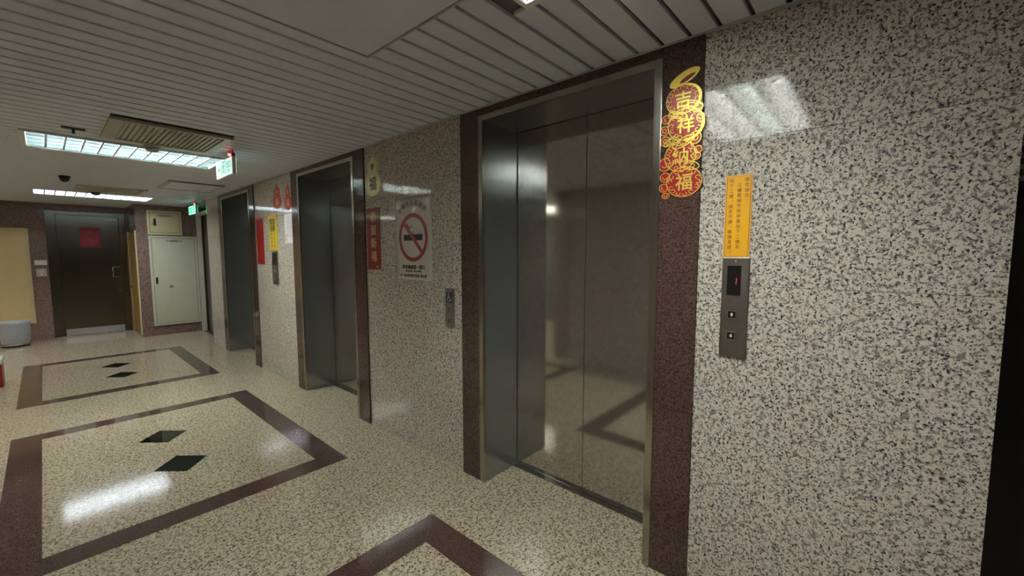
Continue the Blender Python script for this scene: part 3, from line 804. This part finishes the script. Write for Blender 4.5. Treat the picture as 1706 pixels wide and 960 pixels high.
column('請勿倚靠', -.05, .0, .045, .038, 'dark_ink', t, .0042); column('注意安全', .035, .0, .045, .038, 'dark_ink', t, .0042)
t = thing('paper_notice', 'white sheet with a red stamp beside the middle lift', 'notice', (W, 4.955, 1.79), 'lift')
obj('sheet', bx(-.115, .115, -.163, .163, 0, .0018), 'white_paper', t)
for x in (-.0, .035, .07, -.035): column('公告住戶請注意事項', x, .14, .026, .017, 'grey_ink', t, .002)
bm = bmesh.new(); strip(bm, [(-.10, -.14), (-.055, -.14), (-.055, -.06), (-.10, -.06)], .006, .0019, .0026, closed=True); obj('red_stamp', bm, 'red_ring', t)
column('印章', -.0775, -.065, .035, .03, 'red_ring', t, .002)

# large red and gold charm on the nearest stone column
t = thing('lucky_charm', 'tall red and gold embossed good-luck cut-out on the brown stone column', 'decoration', (W - .012, .6425, 1.745), 'lift')
px = .00262
def U(u, v): return ((u - 1138) * px, (329 - v) * .00250)
rnd = random.Random(3)
disks = [((1137, 165), 28, 25), ((1142, 207), 29, 28), ((1135, 259), 26, 26), ((1142, 303), 29, 26)]
bm = bmesh.new()
for (c, a, b) in disks:
    x, y = U(*c); prism(bm, circle(x, y, a * px, b * .0025, 32), 0, .0022 + rnd.random() * .0004)
obj('red_card', bm, 'red', t)
lobes = [((1111, 193), 9, 8), ((1108, 212), 8, 9), ((1110, 230), 9, 9), ((1110, 270), 11, 12), ((1111, 292), 9, 9), ((1109, 310), 8, 8), ((1113, 324), 7, 6),
         ((1158, 232), 10, 11), ((1163, 252), 7, 7), ((1160, 262), 8, 7), ((1160, 184), 9, 8), ((1165, 200), 7, 8), ((1122, 188), 9, 7)]
for c, a, b in lobes:
    x, y = U(*c); obj('side_lobe', prism(bmesh.new(), circle(x, y, a * px, b * .0025, 14), 0, .0016), 'red', t)
bm = bmesh.new(); x, y = U(1138, 130); prism(bm, circle(x, y, 25 * px, 10 * .0025, 26, rot=22), 0, .0030); obj('crown', bm, 'gold', t)
bm = bmesh.new(); x, y = U(1143, 132); prism(bm, circle(x, y, 13 * px, 3.6 * .0025, 20, rot=24), .003, .0036); obj('crown_slot', bm, 'deep_red', t)
bm = bmesh.new(); z = .0024
thick = [lambda q: .0035 + .008 * max(0, math.cos(2 * math.pi * q - .2)), lambda q: .0035 + .008 * max(0, math.cos(2 * math.pi * q + .5)), .0035, .0035]
for (c, a, b), wd in zip(disks, thick):
    x, y = U(*c); pts = circle(x, y, (a - 1) * px, (b - 1) * .0025, 36); strip(bm, pts + pts[:1], wd, z, z + .0016)
obj('gold_ring', bm, 'gold', t)
bm = bmesh.new()
for c, a, b in lobes:
    x, y = U(*c); strip(bm, circle(x, y, (a - 1) * px, (b - 1) * .0025, 14), .003, .0016, .0032, closed=True)
    strip(bm, circle(x, y, a * .4 * px, b * .4 * .0025, 8, rnd.random() * 200, 250 + rnd.random() * 200), .003, .0016, .0032)
obj('gold_scroll', bm, 'gold', t)
bm = bmesh.new()
for (c, a, b) in disks:                                          # embossed florets round each medallion
    for k in range(14):
        an = 2 * math.pi * k / 14 + rnd.random() * .2; x, y = U(c[0] + math.cos(an) * a * .78, c[1] + math.sin(an) * b * .78)
        s = rnd.random() * 360
        strip(bm, circle(x, y, 3.2 * px, 2.8 * .0025, 8, s, s + 260), .0028, z, z + .001)
obj('floret_pattern', bm, 'gold', t)
ribbons = [((1152, 178), 22, 7, -18), ((1140, 236), 24, 7, 22), ((1118, 232), 14, 5, 30), ((1150, 276), 20, 7, -16), ((1130, 190), 20, 5, -20)]
for c, a, b, r in ribbons:
    x, y = U(*c); bm = strip(bmesh.new(), circle(x, y, a * px * .8, b * .0025, 20, rot=r), .004, .0036, .0050, closed=True)
    strip(bm, circle(x, y, a * px * .45, b * .5 * .0025, 14, rot=r), .003, .0036, .0050, closed=True)
    obj('gold_ribbon', bm, 'gold', t)
for ch, (c, a, b) in zip('吉祥納福', disks):
    x, y = U(*c); text(ch, .074, 'gold', t, x, y, .0028, bold=.0012, ext=.0008, name='character')

# small plate on the opposite wall, seen mirrored in the lift doors
t = thing('wall_sign_plate', 'small pale plate high on the opposite brown wall, seen mirrored in the nearest lift doors', 'sign', (-.60, 3.06, 2.07), 'east')
obj('plate', bx(-.06, .06, -.05, .05, 0, .01, bev=.002), 'white_plastic', t)
obj('inner_plate', bx(-.045, .045, -.035, .035, .01, .0115), 'plate', t)

# dark cabinet and louvred grille beyond the end of the granite wall
t = thing('dark_cabinet', 'tall cabinet blackened for the shade of the dark gap at the right edge of the photo', 'cabinet', (2.42, -.62, 0))
obj('carcass', bx(-.24, .24, -.30, .30, .0, 1.70, bev=.004), 'very_dark', t)
d = obj('door', bx(-.262, -.242, -.29, .29, .04, 1.66, bev=.003), 'very_dark', t)
obj('handle', tube(bmesh.new(), [(-.262, .12, .80), (-.285, .12, .80), (-.285, .05, .74), (-.262, .05, .74)], .006), 'plate', d)
t = thing('louvre_panel', 'grey louvred panel above the black cabinet at the right edge', 'panel', (2.42, -.62, 1.72))
obj('frame', bx(-.20, .24, -.30, .30, .0, .66, bev=.003), 'plaster', t)
me = None
for i in range(16):
    zz = .03 + i * .039
    if me is None: o = obj('louvre_blade', bx(-.215, -.2005, -.28, .28, 0, .016, bev=.002), 'grey_plastic', t, loc=(0, 0, zz)); me = o.data
    else: o = bpy.data.objects.new('louvre_blade', me); o.location = (0, 0, zz); link(o, t)
